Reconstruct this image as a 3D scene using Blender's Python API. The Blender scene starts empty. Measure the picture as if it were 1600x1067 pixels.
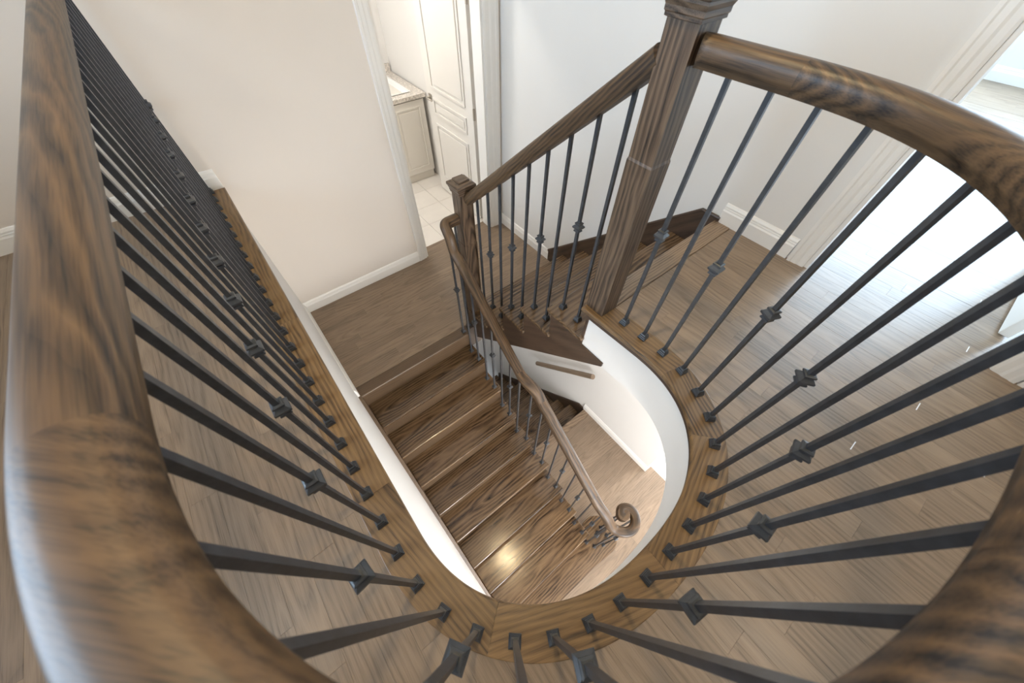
import bpy, bmesh, math, random
from mathutils import Vector, Matrix
random.seed(7)
D = bpy.data
SC = bpy.context.scene
COL = SC.collection
PI = math.pi

# ------------------------------------------------------------------ camera
cd = D.cameras.new('camera')
cam = D.objects.new('camera', cd)
COL.objects.link(cam)
cam.matrix_world = Matrix(((0.78378535, 0.49714814, -0.37218847, 0.0),
                           (-0.62092328, 0.63853039, -0.45467925, 0.0),
                           (0.01161071, 0.58747142, 0.80916162, 1.2),
                           (0, 0, 0, 1)))
cd.sensor_width = 36.0
cd.lens = 12.327
cd.clip_start = 0.02
cd.clip_end = 200
cd.dof.use_dof = True
cd.dof.focus_distance = 2.2
cd.dof.aperture_fstop = 4.5
SC.camera = cam

# ------------------------------------------------------------------ world, light, exposure
w = D.worlds.new('daylight')
SC.world = w
w.use_nodes = True
wb = w.node_tree.nodes['Background']
wb.inputs[0].default_value = (0.78, 0.88, 1.0, 1)
wb.inputs[1].default_value = 1.0
SC.view_settings.view_transform = 'Standard'
SC.view_settings.look = 'None'
SC.view_settings.gamma = 1.0
SC.view_settings.exposure = -0.06
SC.view_settings.use_curve_mapping = False


def area(name, loc, direction, sx, sy, power, color, spread=PI):
    l = D.lights.new(name, 'AREA')
    l.shape = 'RECTANGLE'
    l.size = sx
    l.size_y = sy
    l.energy = power
    l.color = color
    l.spread = spread
    o = D.objects.new(name, l)
    COL.objects.link(o)
    o.location = loc
    o.rotation_euler = Vector(direction).to_track_quat('-Z', 'Y').to_euler()
    return o


# daylight entering by the windows of the place, plus an added main floor fill
area('bedroom_window_daylight', (6.08, -0.35, 1.40), (-1, 0, 0), 3.4, 1.8, 300, (0.60, 0.80, 1.0))
area('bedroom_side_daylight', (4.7, 2.42, 1.5), (0.25, -1, -0.1), 1.6, 1.4, 55, (0.66, 0.87, 1.0))
area('hall_window_daylight', (-2.54, 1.25, 1.50), (1, 0, 0.12), 1.8, 1.5, 52, (0.58, 0.78, 1.0), 1.75)
area('front_window_daylight', (0.9, -3.75, -1.65), (0, 1, -0.1), 2.6, 1.9, 60, (0.97, 0.98, 1.0))
area('foyer_door_daylight', (4.9, -1.6, -1.7), (-1, 0.25, -0.15), 1.6, 2.0, 170, (0.97, 0.98, 1.0))
area('main_floor_fill', (-0.10, -2.75, -1.60), (1, 0.45, 0), 1.5, 1.8, 280, (0.97, 0.98, 1.0))  # added light that brightens the wall under the upper flight
area('bathroom_window_daylight', (0.30, 3.9, 0.35), (1, 0, -0.15), 0.9, 0.9, 9, (1.0, 0.99, 0.97))

# ------------------------------------------------------------------ measures
XR, XL, YB = 2.012, -0.131, 2.674       # right wall, left well wall, back wall
ZL, ZM = -1.158, -3.010                 # landing, main floor (upper floor is 0)
CEIL = 2.55
R1, G1 = (ZL - ZM) / 10, 0.2165         # lower flight: rise and going
R2, G2 = -ZL / 6, 0.2175                # upper flight
YN1, YN2 = 1.612, 0.626                 # their top nosings


# ------------------------------------------------------------------ materials
def sock(n, name):
    return n.inputs[name]


def mat(name, color, rough=0.5, spec=0.5, metal=0.0, noise=0.0, nscale=8.0, bump=0.0, bscale=200.0):
    m = D.materials.new(name)
    m.use_nodes = True
    nt = m.node_tree
    b = nt.nodes['Principled BSDF']
    b.inputs['Base Color'].default_value = (*color, 1)
    b.inputs['Roughness'].default_value = rough
    b.inputs['Specular IOR Level'].default_value = spec
    b.inputs['Metallic'].default_value = metal
    tc = nt.nodes.new('ShaderNodeTexCoord')
    if noise > 0:
        n = nt.nodes.new('ShaderNodeTexNoise')
        n.inputs['Scale'].default_value = nscale
        n.inputs['Detail'].default_value = 4
        nt.links.new(tc.outputs['Object'], n.inputs['Vector'])
        r = nt.nodes.new('ShaderNodeValToRGB')
        r.color_ramp.elements[0].position = 0.3
        r.color_ramp.elements[1].position = 0.7
        r.color_ramp.elements[0].color = (*[c * (1 - noise) for c in color], 1)
        r.color_ramp.elements[1].color = (*[min(1, c * (1 + noise)) for c in color], 1)
        nt.links.new(n.outputs['Fac'], r.inputs['Fac'])
        nt.links.new(r.outputs['Color'], b.inputs['Base Color'])
    if bump > 0:
        n2 = nt.nodes.new('ShaderNodeTexNoise')
        n2.inputs['Scale'].default_value = bscale
        n2.inputs['Detail'].default_value = 3
        nt.links.new(tc.outputs['Object'], n2.inputs['Vector'])
        bp = nt.nodes.new('ShaderNodeBump')
        bp.inputs['Strength'].default_value = bump
        bp.inputs['Distance'].default_value = 0.002
        nt.links.new(n2.outputs['Fac'], bp.inputs['Height'])
        nt.links.new(bp.outputs['Normal'], b.inputs['Normal'])
    return m


def wood(name, light, mid, dark, ring=0.008, rough=0.34, ringmix=0.7, poremix=0.5, tone=0.25, distort=0.016, tilt=0.10, patch=0.5):
    """stained oak read in the board's own grain space: the 'gp' attribute is (along, across, through) in metres"""
    m = D.materials.new(name)
    m.use_nodes = True
    nt = m.node_tree
    N = nt.nodes
    L = nt.links
    b = N['Principled BSDF']
    b.inputs['Roughness'].default_value = rough
    b.inputs['Specular IOR Level'].default_value = 0.5

    def math_(op, a, c=None, d=None):
        n = N.new('ShaderNodeMath')
        n.operation = op
        for i, v in enumerate((a, c, d)):
            if v is None:
                continue
            if isinstance(v, (int, float)):
                n.inputs[i].default_value = v
            else:
                L.new(v, n.inputs[i])
        return n.outputs[0]

    def comb(a, c, d):
        n = N.new('ShaderNodeCombineXYZ')
        for i, v in enumerate((a, c, d)):
            if isinstance(v, (int, float)):
                n.inputs[i].default_value = v
            else:
                L.new(v, n.inputs[i])
        return n.outputs[0]

    def noise(vec, scale, detail):
        n = N.new('ShaderNodeTexNoise')
        n.inputs['Scale'].default_value = scale
        n.inputs['Detail'].default_value = detail
        L.new(vec, n.inputs['Vector'])
        return n.outputs['Fac']

    at = N.new('ShaderNodeAttribute')
    at.attribute_name = 'gp'
    sp = N.new('ShaderNodeSeparateXYZ')
    L.new(at.outputs['Vector'], sp.inputs[0])
    u, v, ww = sp.outputs
    oi = N.new('ShaderNodeObjectInfo')
    wn = N.new('ShaderNodeTexWhiteNoise')
    wn.noise_dimensions = '1D'
    L.new(math_('MULTIPLY', oi.outputs['Random'], 913.7), wn.inputs['W'])
    sr = N.new('ShaderNodeSeparateXYZ')
    L.new(wn.outputs['Color'], sr.inputs[0])
    r1, r2, r3 = sr.outputs
    U = math_('ADD', u, math_('MULTIPLY', r1, 37.0))
    off = math_('MULTIPLY', r2, 19.0)
    n1 = noise(comb(math_('MULTIPLY', U, 2.2), math_('MULTIPLY', v, 9.0), math_('ADD', math_('MULTIPLY', ww, 9.0), off)), 1.0, 2.5)
    dis = math_('MULTIPLY', math_('SUBTRACT', n1, 0.5), distort * 2)
    vv = math_('ADD', v, math_('MULTIPLY', math_('SUBTRACT', r2, 0.5), 0.10))
    tl = math_('MULTIPLY', math_('MULTIPLY', math_('SUBTRACT', r1, 0.5), tilt * 2), u)
    hh = math_('ADD', math_('ADD', ww, tl), math_('MULTIPLY', math_('SUBTRACT', r3, 0.3), 0.10))
    rad = math_('SQRT', math_('ADD', math_('MULTIPLY', vv, vv), math_('MULTIPLY', hh, hh)))
    q = math_('FRACT', math_('DIVIDE', math_('ADD', rad, dis), ring))
    cr = N.new('ShaderNodeValToRGB')
    el = cr.color_ramp.elements
    el[0].position = 0.0
    el[0].color = (1, 1, 1, 1)
    el[1].position = 1.0
    el[1].color = (0.75, 0.75, 0.75, 1)
    e = el.new(0.22)
    e.color = (0.55, 0.55, 0.55, 1)
    e = el.new(0.5)
    e.color = (0.0, 0.0, 0.0, 1)
    L.new(q, cr.inputs['Fac'])
    # pores: short dark dashes along the grain
    pn = noise(comb(math_('MULTIPLY', U, 14.0), math_('MULTIPLY', v, 420.0), math_('ADD', math_('MULTIPLY', ww, 420.0), off)), 1.0, 1.0)
    pr = N.new('ShaderNodeValToRGB')
    pr.color_ramp.elements[0].position = 0.42
    pr.color_ramp.elements[1].position = 0.68
    L.new(pn, pr.inputs['Fac'])
    # broken-up ring strength
    bn = noise(comb(math_('MULTIPLY', U, 5.0), math_('MULTIPLY', v, 40.0), math_('ADD', math_('MULTIPLY', ww, 40.0), off)), 1.0, 2.0)
    br = N.new('ShaderNodeValToRGB')
    br.color_ramp.elements[0].position = 0.3
    br.color_ramp.elements[1].position = 0.65
    L.new(bn, br.inputs['Fac'])
    gn = noise(comb(math_('MULTIPLY', U, 2.6), math_('MULTIPLY', v, 13.0), math_('ADD', math_('MULTIPLY', ww, 13.0), math_('ADD', off, 7.3))), 1.0, 1.5)
    gr = N.new('ShaderNodeValToRGB')
    gr.color_ramp.elements[0].position = 0.36
    gr.color_ramp.elements[0].color = (patch, patch, patch, 1)
    gr.color_ramp.elements[1].position = 0.62
    L.new(gn, gr.inputs['Fac'])
    ringv = math_('MULTIPLY', math_('MULTIPLY', cr.outputs['Color'], math_('ADD', 0.40, math_('MULTIPLY', br.outputs['Color'], 0.60))), gr.outputs['Color'])
    f = math_('ADD', math_('MULTIPLY', ringv, ringmix), math_('MULTIPLY', math_('MULTIPLY', pr.outputs['Color'], math_('ADD', 0.35, ringv)), poremix))
    c3 = N.new('ShaderNodeValToRGB')
    k = c3.color_ramp.elements
    k[0].position = 0.0
    k[0].color = (*light, 1)
    k[1].position = 1.0
    k[1].color = (*dark, 1)
    e = k.new(0.42)
    e.color = (*mid, 1)
    L.new(f, c3.inputs['Fac'])
    # board to board tone and slow mottling of the stain
    sl = noise(comb(math_('MULTIPLY', U, 3.0), math_('MULTIPLY', v, 12.0), off), 1.0, 2.0)
    gain = math_('ADD', 1.0 - tone, math_('MULTIPLY', math_('ADD', math_('MULTIPLY', r3, 0.55), math_('MULTIPLY', sl, 0.9)), tone * 1.4))
    mx = N.new('ShaderNodeVectorMath')
    mx.operation = 'SCALE'
    L.new(c3.outputs['Color'], mx.inputs[0])
    L.new(gain, mx.inputs['Scale'])
    L.new(mx.outputs[0], b.inputs['Base Color'])
    bp = N.new('ShaderNodeBump')
    bp.inputs['Strength'].default_value = 0.12
    bp.inputs['Distance'].default_value = 0.001
    L.new(math_('SUBTRACT', 1.0, f), bp.inputs['Height'])
    L.new(bp.outputs['Normal'], b.inputs['Normal'])
    return m


WHITE = mat('wall_paint', (0.76, 0.70, 0.635), 0.75, 0.25, noise=0.015, nscale=1.5, bump=0.05, bscale=350)
WHITE_WELL = mat('stairwell_wall_paint', (0.80, 0.785, 0.76), 0.75, 0.25, noise=0.012, nscale=1.5, bump=0.05, bscale=350)
CEILM = mat('ceiling_paint', (0.82, 0.81, 0.79), 0.9, 0.1, noise=0.01, bump=0.2, bscale=120)
TRIM = mat('white_trim_paint', (0.87, 0.85, 0.815), 0.35, 0.5, noise=0.01, nscale=3)
DOORM = mat('white_door_paint', (0.82, 0.80, 0.765), 0.4, 0.5, noise=0.01, nscale=3)
CABM = mat('ivory_cabinet_paint', (0.80, 0.765, 0.70), 0.38, 0.5, noise=0.012, nscale=3)
IRON = mat('black_iron', (0.042, 0.046, 0.053), 0.36, 0.5, noise=0.25, nscale=60, bump=0.08, bscale=500)
NICKEL = mat('satin_nickel', (0.55, 0.52, 0.47), 0.3, 0.5, metal=1.0, noise=0.05)
TILE = mat('pale_tile', (0.80, 0.76, 0.71), 0.35, 0.5, noise=0.03, nscale=5)
TILEW = mat('white_foyer_tile', (0.88, 0.87, 0.85), 0.22, 0.5, noise=0.02, nscale=4)
PORC = mat('white_porcelain', (0.90, 0.90, 0.89), 0.12, 0.5, noise=0.005)
GRAN = mat('speckled_stone', (0.68, 0.63, 0.57), 0.2, 0.5, noise=0.35, nscale=55)
GLINT = mat('pale_glint', (0.85, 0.86, 0.88), 0.4, 0.4, noise=0.02)
BASE = mat('subfloor', (0.16, 0.13, 0.11), 0.7, 0.2, noise=0.1)
GLASS = mat('clear_glass', (0.95, 0.98, 1.0), 0.02, 0.5)
GLASS.node_tree.nodes['Principled BSDF'].inputs['Transmission Weight'].default_value = 1.0
GLASSL = D.materials.new('lit_lamp_glass')
GLASSL.use_nodes = True
GLASSL.node_tree.nodes['Principled BSDF'].inputs['Base Color'].default_value = (1, 0.93, 0.82, 1)
GLASSL.node_tree.nodes['Principled BSDF'].inputs['Emission Color'].default_value = (1, 0.78, 0.46, 1)
GLASSL.node_tree.nodes['Principled BSDF'].inputs['Emission Strength'].default_value = 420.0
GLASSL2 = GLASSL.copy()
GLASSL2.name = 'added_fill_lamp_glass'  # for the unseen lamps added as fill
GLASSL2.node_tree.nodes['Principled BSDF'].inputs['Emission Color'].default_value = (1, 0.90, 0.76, 1)
GLASSL2.node_tree.nodes['Principled BSDF'].inputs['Emission Strength'].default_value = 34.0

GLASSL3 = GLASSL2.copy()
GLASSL3.name = 'added_bathroom_lamp_glass'  # for the added bathroom fill lamp
GLASSL3.node_tree.nodes['Principled BSDF'].inputs['Emission Strength'].default_value = 70.0
GLASSL3.node_tree.nodes['Principled BSDF'].inputs['Emission Color'].default_value = (1, 0.96, 0.90, 1)

W_FLOOR = wood('oak_floor_stain', (0.2728, 0.1990, 0.1370), (0.1892, 0.1348, 0.0910), (0.0638, 0.0439, 0.0300), ring=0.017, rough=0.33, ringmix=0.46, poremix=0.34, tone=0.28, distort=0.026)
W_TREAD = wood('oak_tread_stain', (0.1850, 0.1178, 0.0640), (0.0880, 0.0522, 0.0271), (0.0100, 0.0057, 0.0033), ring=0.021, rough=0.15, ringmix=0.92, poremix=0.45, tone=0.32, distort=0.034, patch=0.45)
W_RING = wood('oak_nosing_stain', (0.2350, 0.1406, 0.0607), (0.1380, 0.0798, 0.0344), (0.0270, 0.0162, 0.0082), ring=0.016, rough=0.32, ringmix=0.80, poremix=0.45, tone=0.36, distort=0.030, patch=0.35)
W_RAIL = wood('oak_rail_stain', (0.1280, 0.0760, 0.0369), (0.0560, 0.0333, 0.0172), (0.0080, 0.0047, 0.0033), ring=0.015, rough=0.45, ringmix=0.95, poremix=0.50, tone=0.45, distort=0.032, patch=0.45)
W_NOSE = wood('oak_light_nosing_stain', (0.33, 0.235, 0.155), (0.225, 0.155, 0.100), (0.060, 0.040, 0.026), ring=0.014, rough=0.33, ringmix=0.85, poremix=0.4, tone=0.2, distort=0.03, patch=0.6)
W_RISER = wood('oak_riser_stain', (0.1400, 0.0893, 0.0499), (0.0920, 0.0576, 0.0327), (0.0400, 0.0250, 0.0146), ring=0.014, rough=0.38, ringmix=0.5, poremix=0.35, tone=0.2)
W_POST = wood('oak_post_stain', (0.1700, 0.1152, 0.0740), (0.0860, 0.0557, 0.0353), (0.0140, 0.0096, 0.0069), ring=0.015, rough=0.40, ringmix=0.92, poremix=0.45, tone=0.2, distort=0.028, patch=0.6)
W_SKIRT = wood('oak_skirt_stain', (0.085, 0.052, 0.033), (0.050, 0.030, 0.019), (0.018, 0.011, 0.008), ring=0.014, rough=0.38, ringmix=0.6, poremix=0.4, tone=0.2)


# ------------------------------------------------------------------ mesh helpers
def new_obj(name, data, parent=None):
    o = D.objects.new(name, data)
    COL.objects.link(o)
    if parent is not None:
        o.parent = parent
    return o


def empty(name, loc=(0, 0, 0), parent=None):
    o = new_obj(name, None, parent)
    o.location = loc
    o.empty_display_size = 0.1
    return o


def tag(o, label=None, cat=None, group=None, kind=None):
    if label:
        o['label'] = label
    if cat:
        o['category'] = cat
    if group:
        o['group'] = group
    if kind:
        o['kind'] = kind
    return o


def grain(me, axis='X', fn=None):
    """store the grain-space position of each vertex"""
    at = me.attributes.new('gp', 'FLOAT_VECTOR', 'POINT')
    for i, v in enumerate(me.vertices):
        c = v.co
        if fn:
            g = fn(c)
        elif axis == 'X':
            g = (c.x, c.y, c.z)
        elif axis == 'Y':
            g = (c.y, c.x, c.z)
        else:
            g = (c.z, c.x, c.y)
        at.data[i].vector = g


def mesh_from(verts, faces, material, axis='X', fn=None, smooth=False, gp=None, name='m'):
    me = D.meshes.new(name)
    me.from_pydata([tuple(v) for v in verts], [], faces)
    me.update()
    if gp is not None:
        at = me.attributes.new('gp', 'FLOAT_VECTOR', 'POINT')
        for i, g in enumerate(gp):
            at.data[i].vector = g
    else:
        grain(me, axis, fn)
    me.materials.append(material)
    if smooth:
        for p in me.polygons:
            p.use_smooth = True
    return me


def box_bm(bm, x0, x1, y0, y1, z0, z1):
    vs = [bm.verts.new(p) for p in ((x0, y0, z0), (x1, y0, z0), (x1, y1, z0), (x0, y1, z0), (x0, y0, z1), (x1, y0, z1), (x1, y1, z1), (x0, y1, z1))]
    for f in ((0, 3, 2, 1), (4, 5, 6, 7), (0, 1, 5, 4), (1, 2, 6, 5), (2, 3, 7, 6), (3, 0, 4, 7)):
        bm.faces.new([vs[i] for i in f])
    return vs


def bm_obj(name, bm, material, parent=None, axis='X', fn=None, bevel=0.0, seg=2, smooth=False, loc=None):
    if bevel > 0:
        bmesh.ops.bevel(bm, geom=[e for e in bm.edges], offset=bevel, segments=seg, affect='EDGES', profile=0.5)
    bmesh.ops.recalc_face_normals(bm, faces=bm.faces)
    me = D.meshes.new(name)
    bm.to_mesh(me)
    bm.free()
    grain(me, axis, fn)
    me.materials.append(material)
    if smooth:
        for p in me.polygons:
            p.use_smooth = True
    o = new_obj(name, me, parent)
    if loc is not None:
        o.location = loc
    return o


def boxo(name, b, material, parent=None, axis='X', bevel=0.0, seg=2, loc=None):
    bm = bmesh.new()
    box_bm(bm, *b)
    return bm_obj(name, bm, material, parent, axis, bevel=bevel, seg=seg, loc=loc)


def boxes(name, bs, material, parent=None, axis='X', bevel=0.0):
    bm = bmesh.new()
    for b in bs:
        box_bm(bm, *b)
    return bm_obj(name, bm, material, parent, axis, bevel=bevel)


def prism_obj(name, poly, ext, axis, material, parent=None, gaxis='X', bevel=0.0, fn=None):
    """poly: 2-D outline; axis 'X': (y,z) outline pushed from ext[0] to ext[1] in x; 'Z': (x,y) outline pushed in z; 'Y': (x,z)"""
    def P(a, b, t):
        return {'X': (t, a, b), 'Y': (a, t, b), 'Z': (a, b, t)}[axis]
    bm = bmesh.new()
    lo = [bm.verts.new(P(a, b, ext[0])) for a, b in poly]
    hi = [bm.verts.new(P(a, b, ext[1])) for a, b in poly]
    n = len(poly)
    bm.faces.new(lo)
    bm.faces.new(hi[::-1])
    for i in range(n):
        bm.faces.new((lo[i], hi[i], hi[(i + 1) % n], lo[(i + 1) % n]))
    return bm_obj(name, bm, material, parent, gaxis, fn=fn, bevel=bevel)


def sweep(name, path, profile, material, parent=None, up=(0, 0, 1), smooth=True, rng=None, upright=True, scale=None):
    """profile (a: sideways, b: up) pushed along a 3-D path (or the part rng of it); frames kept upright, or carried along where the path stands up"""
    pts = [Vector(p) for p in path]
    n = len(pts)
    T = []
    for i in range(n):
        t = (pts[min(i + 1, n - 1)] - pts[max(i - 1, 0)])
        T.append(t.normalized())
    frames = []
    if upright:
        for t in T:
            s = t.cross(Vector(up)).normalized()
            frames.append((s, s.cross(t).normalized()))
    else:
        s = T[0].cross(Vector(up)).normalized()
        b = s.cross(T[0]).normalized()
        frames.append((s, b))
        for i in range(1, n):
            q = T[i - 1].rotation_difference(T[i])
            s = (q @ s)
            s = (s - T[i] * s.dot(T[i])).normalized()
            frames.append((s, s.cross(T[i]).normalized()))
    a, b = rng if rng else (0, n - 1)
    idx = range(a, b + 1)
    verts, gp, faces = [], [], []
    m = len(profile)
    L = 0.0
    for k, i in enumerate(idx):
        if k:
            L += (pts[i] - pts[i - 1]).length
        s, u = frames[i]
        for c, d in profile:
            if scale is not None:
                q_ = scale[i] if isinstance(scale, list) else scale
                c, d = c * q_, d * q_
            verts.append(pts[i] + s * c + u * d)
            gp.append((L, c, d))
    n = len(idx)
    for i in range(n - 1):
        for j in range(m):
            k = (j + 1) % m
            faces.append((i * m + j, i * m + k, (i + 1) * m + k, (i + 1) * m + j))
    # end caps on vertices of their own, so that the shading of the sides stays clean
    for e in (0, n - 1):
        k = len(verts)
        for j in range(m):
            verts.append(verts[e * m + j].copy())
            gp.append(gp[e * m + j])
        faces.append(tuple(k + j for j in range(m))[::(-1 if e == 0 else 1)])
    me = mesh_from(verts, faces, material, gp=gp, name=name)
    bm = bmesh.new()
    bm.from_mesh(me)
    bmesh.ops.recalc_face_normals(bm, faces=bm.faces)
    bm.to_mesh(me)
    bm.free()
    if smooth:
        for p in me.polygons:
            p.use_smooth = True
        me.set_sharp_from_angle(angle=0.7)
    return new_obj(name, me, parent)


# ------------------------------------------------------------------ the curved edge of the upper floor
SCX, SCY, SA, SB, SN = 0.41, 0.30, 0.521, 0.463, 2.3


def edge_pts():
    pts = [(-0.111, YB + (0.31 - YB) * i / 70) for i in range(71)]
    K = 140
    raw = []
    for i in range(K + 1):
        t = PI + PI * i / K
        c, s = math.cos(t), math.sin(t)
        raw.append((SCX + SA * math.copysign(abs(c) ** (2 / SN), c), SCY - SB * abs(s) ** (2 / SN)))
    pts += raw[1:-1]
    pts += [(0.931 - 0.011 * i / 14, 0.31 + 0.318 * i / 14) for i in range(15)]
    # even spacing
    d = [0]
    for a, b in zip(pts, pts[1:]):
        d.append(d[-1] + math.dist(a, b))
    out = []
    n = int(d[-1] / 0.018)
    j = 0
    for i in range(n + 1):
        s = d[-1] * i / n
        while j < len(d) - 2 and d[j + 1] < s:
            j += 1
        f = (s - d[j]) / max(1e-9, d[j + 1] - d[j])
        out.append((pts[j][0] + (pts[j + 1][0] - pts[j][0]) * f, pts[j][1] + (pts[j + 1][1] - pts[j][1]) * f))
    return out


EDGE = edge_pts()


def normals(P):
    o = []
    for i in range(len(P)):
        a, b = P[max(0, i - 1)], P[min(len(P) - 1, i + 1)]
        dx, dy = b[0] - a[0], b[1] - a[1]
        l = math.hypot(dx, dy)
        o.append((dy / l, -dx / l))
    return o


ENRM = normals(EDGE)
# smooth the normals a little so that offset curves stay fair
for _ in range(3):
    t = []
    for i in range(len(ENRM)):
        a, b, c = ENRM[max(0, i - 1)], ENRM[i], ENRM[min(len(ENRM) - 1, i + 1)]
        x, y = a[0] + b[0] + c[0], a[1] + b[1] + c[1]
        l = math.hypot(x, y)
        t.append((x / l, y / l))
    ENRM = t


def offs(d):
    return [(p[0] + n[0] * d, p[1] + n[1] * d) for p, n in zip(EDGE, ENRM)]


def arclen(P):
    d = [0]
    for a, b in zip(P, P[1:]):
        d.append(d[-1] + math.dist(a, b))
    return d




def rail_line():
    """line of the balusters and the rail: a rounder-cornered curve than the board's inner edge"""
    cx, cy, a_, b_, n_ = 0.409, 0.30, 0.597, 0.515, 2.46
    pts = [(cx - a_, YB + (0.31 - YB) * i / 70) for i in range(71)]
    for i in range(1, 160):
        t = PI + PI * i / 160
        c, s_ = math.cos(t), math.sin(t)
        pts.append((cx + a_ * math.copysign(abs(c) ** (2 / n_), c), cy - b_ * abs(s_) ** (2 / n_)))
    pts += [(1.006 - 0.010 * i / 14, 0.31 + 0.318 * i / 14) for i in range(15)]
    d = arclen(pts)
    out, j = [], 0
    n = int(d[-1] / 0.018)
    for i in range(n + 1):
        s_ = d[-1] * i / n
        while j < len(d) - 2 and d[j + 1] < s_:
            j += 1
        f = (s_ - d[j]) / max(1e-9, d[j + 1] - d[j])
        out.append((pts[j][0] + (pts[j + 1][0] - pts[j][0]) * f, pts[j][1] + (pts[j + 1][1] - pts[j][1]) * f))
    return out


BAL = rail_line()
SBAL = arclen(BAL)


def at_len(P, S, s):
    for j in range(len(S) - 1):
        if S[j + 1] >= s:
            break
    f = (s - S[j]) / (S[j + 1] - S[j])
    a, b = P[j], P[j + 1]
    return (a[0] + (b[0] - a[0]) * f, a[1] + (b[1] - a[1]) * f), math.atan2(b[1] - a[1], b[0] - a[0])


def y_front(x, d):
    """front edge (smallest y) of the opening widened by d at column x"""
    P = offs(d)
    best = None
    for a, b in zip(P, P[1:]):
        lo, hi = min(a[0], b[0]), max(a[0], b[0])
        if lo <= x <= hi and hi > lo:
            y = a[1] + (b[1] - a[1]) * (x - a[0]) / (b[0] - a[0])
            best = y if best is None else min(best, y)
    return best


# ------------------------------------------------------------------ walls, ceilings, floors (the setting)
def struct(o, label=None, cat=None):
    o['kind'] = 'structure'
    if label:
        o['label'] = label
    if cat:
        o['category'] = cat
    return o


T = 0.12
DX0, DX1 = 1.062, 1.862      # bathroom doorway
DTOP = 0.90
BY0, BY1 = -0.63, 0.135      # bedroom doorway in the right wall
BTOP = 2.05

struct(boxes('wall_back', [(-2.7, DX0, YB, YB + T, ZL - 0.02, CEIL), (DX1, XR + T, YB, YB + T, ZL - 0.02, CEIL), (DX0, DX1, YB, YB + T, DTOP, CEIL)], WHITE),
       'cream wall behind the landing with the bathroom doorway', 'wall')
struct(boxes('wall_right', [(XR, XR + T, BY1, YB, 0, CEIL), (XR, XR + T, -2.7, BY0, 0, CEIL), (XR, XR + T, BY0, BY1, BTOP, CEIL),
                            (XR, XR + T, -0.058, BY1, -6.2, -0.05), (XR, XR + T, BY1, YB, -6.2, 0), (XR, XR + T, YB, 3.42, -6.2, ZL - 0.27)], WHITE_WELL),
       'pale wall rising beside the upper flight past the bedroom doorway', 'wall')
struct(boxes('wall_return', [(XR + T, 5.2, -0.058, 0.06, ZM, -0.3)], WHITE_WELL), 'white wall turning away from the main floor corner', 'wall')
struct(boxes('wall_left', [(XL - T, XL, -1.6, YB, ZM, -0.016)], WHITE_WELL), 'white stairwell wall beside the lower flight', 'wall')
struct(boxes('wall_hall', [(-2.7, -2.58, -2.7, 0.35, 0, CEIL), (-2.7, -2.58, 2.15, YB, 0, CEIL), (-2.7, -2.58, 0.35, 2.15, 0, 0.75), (-2.7, -2.58, 0.35, 2.15, 2.25, CEIL)], WHITE), 'hall end wall with a window', 'wall')
struct(boxes('wall_front', [(-2.7, XR + T, -2.82, -2.7, 0, CEIL)], WHITE), 'hall wall facing the stairwell', 'wall')
struct(boxes('wall_bedroom', [(6.12, 6.24, -2.7, -2.05, 0, CEIL), (6.12, 6.24, 1.35, 2.6, 0, CEIL), (6.12, 6.24, -2.05, 1.35, 0, 0.5), (6.12, 6.24, -2.05, 1.35, 2.30, CEIL),
                              (XR + T, 3.9, 2.5, 2.62, 0, CEIL), (5.5, 6.24, 2.5, 2.62, 0, CEIL), (3.9, 5.5, 2.5, 2.62, 0, 0.8), (3.9, 5.5, 2.5, 2.62, 2.2, CEIL), (XR + T, 6.24, -2.82, -2.7, 0, CEIL)], WHITE_WELL), 'pale bedroom walls seen past the doorway', 'wall')
struct(boxes('wall_bathroom', [(1.975, 2.1, YB + T, 4.72, ZL - 0.02, 1.4), (0.2, 2.1, 4.72, 4.84, ZL - 0.02, 1.4), (0.1, 0.2, YB + T, 4.84, ZL - 0.02, 1.4)], WHITE_WELL), 'white bathroom walls behind the vanity', 'wall')
struct(boxes('wall_main', [(-0.25, 5.2, -4.1, -4.0, ZM, -0.3), (5.2, 5.3, -4.1, 0.06, ZM, -0.3), (-0.25, -0.131, -4.1, -1.6, ZM, -0.3)], WHITE_WELL), 'white walls around the main floor', 'wall')
struct(boxes('wall_basement', [(0.72, 0.83, 0.5, 3.4, -6.2, ZM - 0.02), (0.72, XR + T, 3.3, 3.42, -6.2, ZL - 0.3)], WHITE_WELL), 'wall beside the basement stairs', 'wall')
struct(boxes('ceiling', [(-2.7, 6.24, -2.82, YB + T, CEIL, CEIL + 0.1), (0.1, 2.1, YB + T, 4.84, 1.4, 1.5)], CEILM), 'white ceiling over hall and rooms', 'ceiling')

# curved plaster face under the edge of the upper floor
F = offs(0.020)
iF = [i for i, p in enumerate(F) if p[1] < 0.27 or p[0] > 0.5]
Fp = [F[i] for i in iF if not (F[i][0] > 0.5 and F[i][1] > 0.60)]
verts, faces = [], []
for x, y in Fp:
    verts += [(x, y, -0.018), (x, y, -0.300)]
Fo = [F[i] for i in iF]
On = offs(0.06)
Fo = [On[i] for i in iF if not (F[i][0] > 0.5 and F[i][1] > 0.60)]
for x, y in Fo:
    verts += [(x, y, -0.018), (x, y, -0.300)]
n = len(Fp)
for i in range(n - 1):
    a, b = 2 * i, 2 * (i + 1)
    c, d = 2 * (n + i), 2 * (n + i + 1)
    faces += [(a, a + 1, b + 1, b), (c, d, d + 1, c + 1), (a, b, d, c), (a + 1, c + 1, d + 1, b + 1)]
faces += [(0, 2 * n, 2 * n + 1, 1), (2 * n - 2, 2 * n - 1, 4 * n - 1, 4 * n - 2)]
me = mesh_from(verts, faces, WHITE_WELL, name='wall_well')
bm = bmesh.new(); bm.from_mesh(me); bmesh.ops.recalc_face_normals(bm, faces=bm.faces); bm.to_mesh(me); bm.free()
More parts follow.
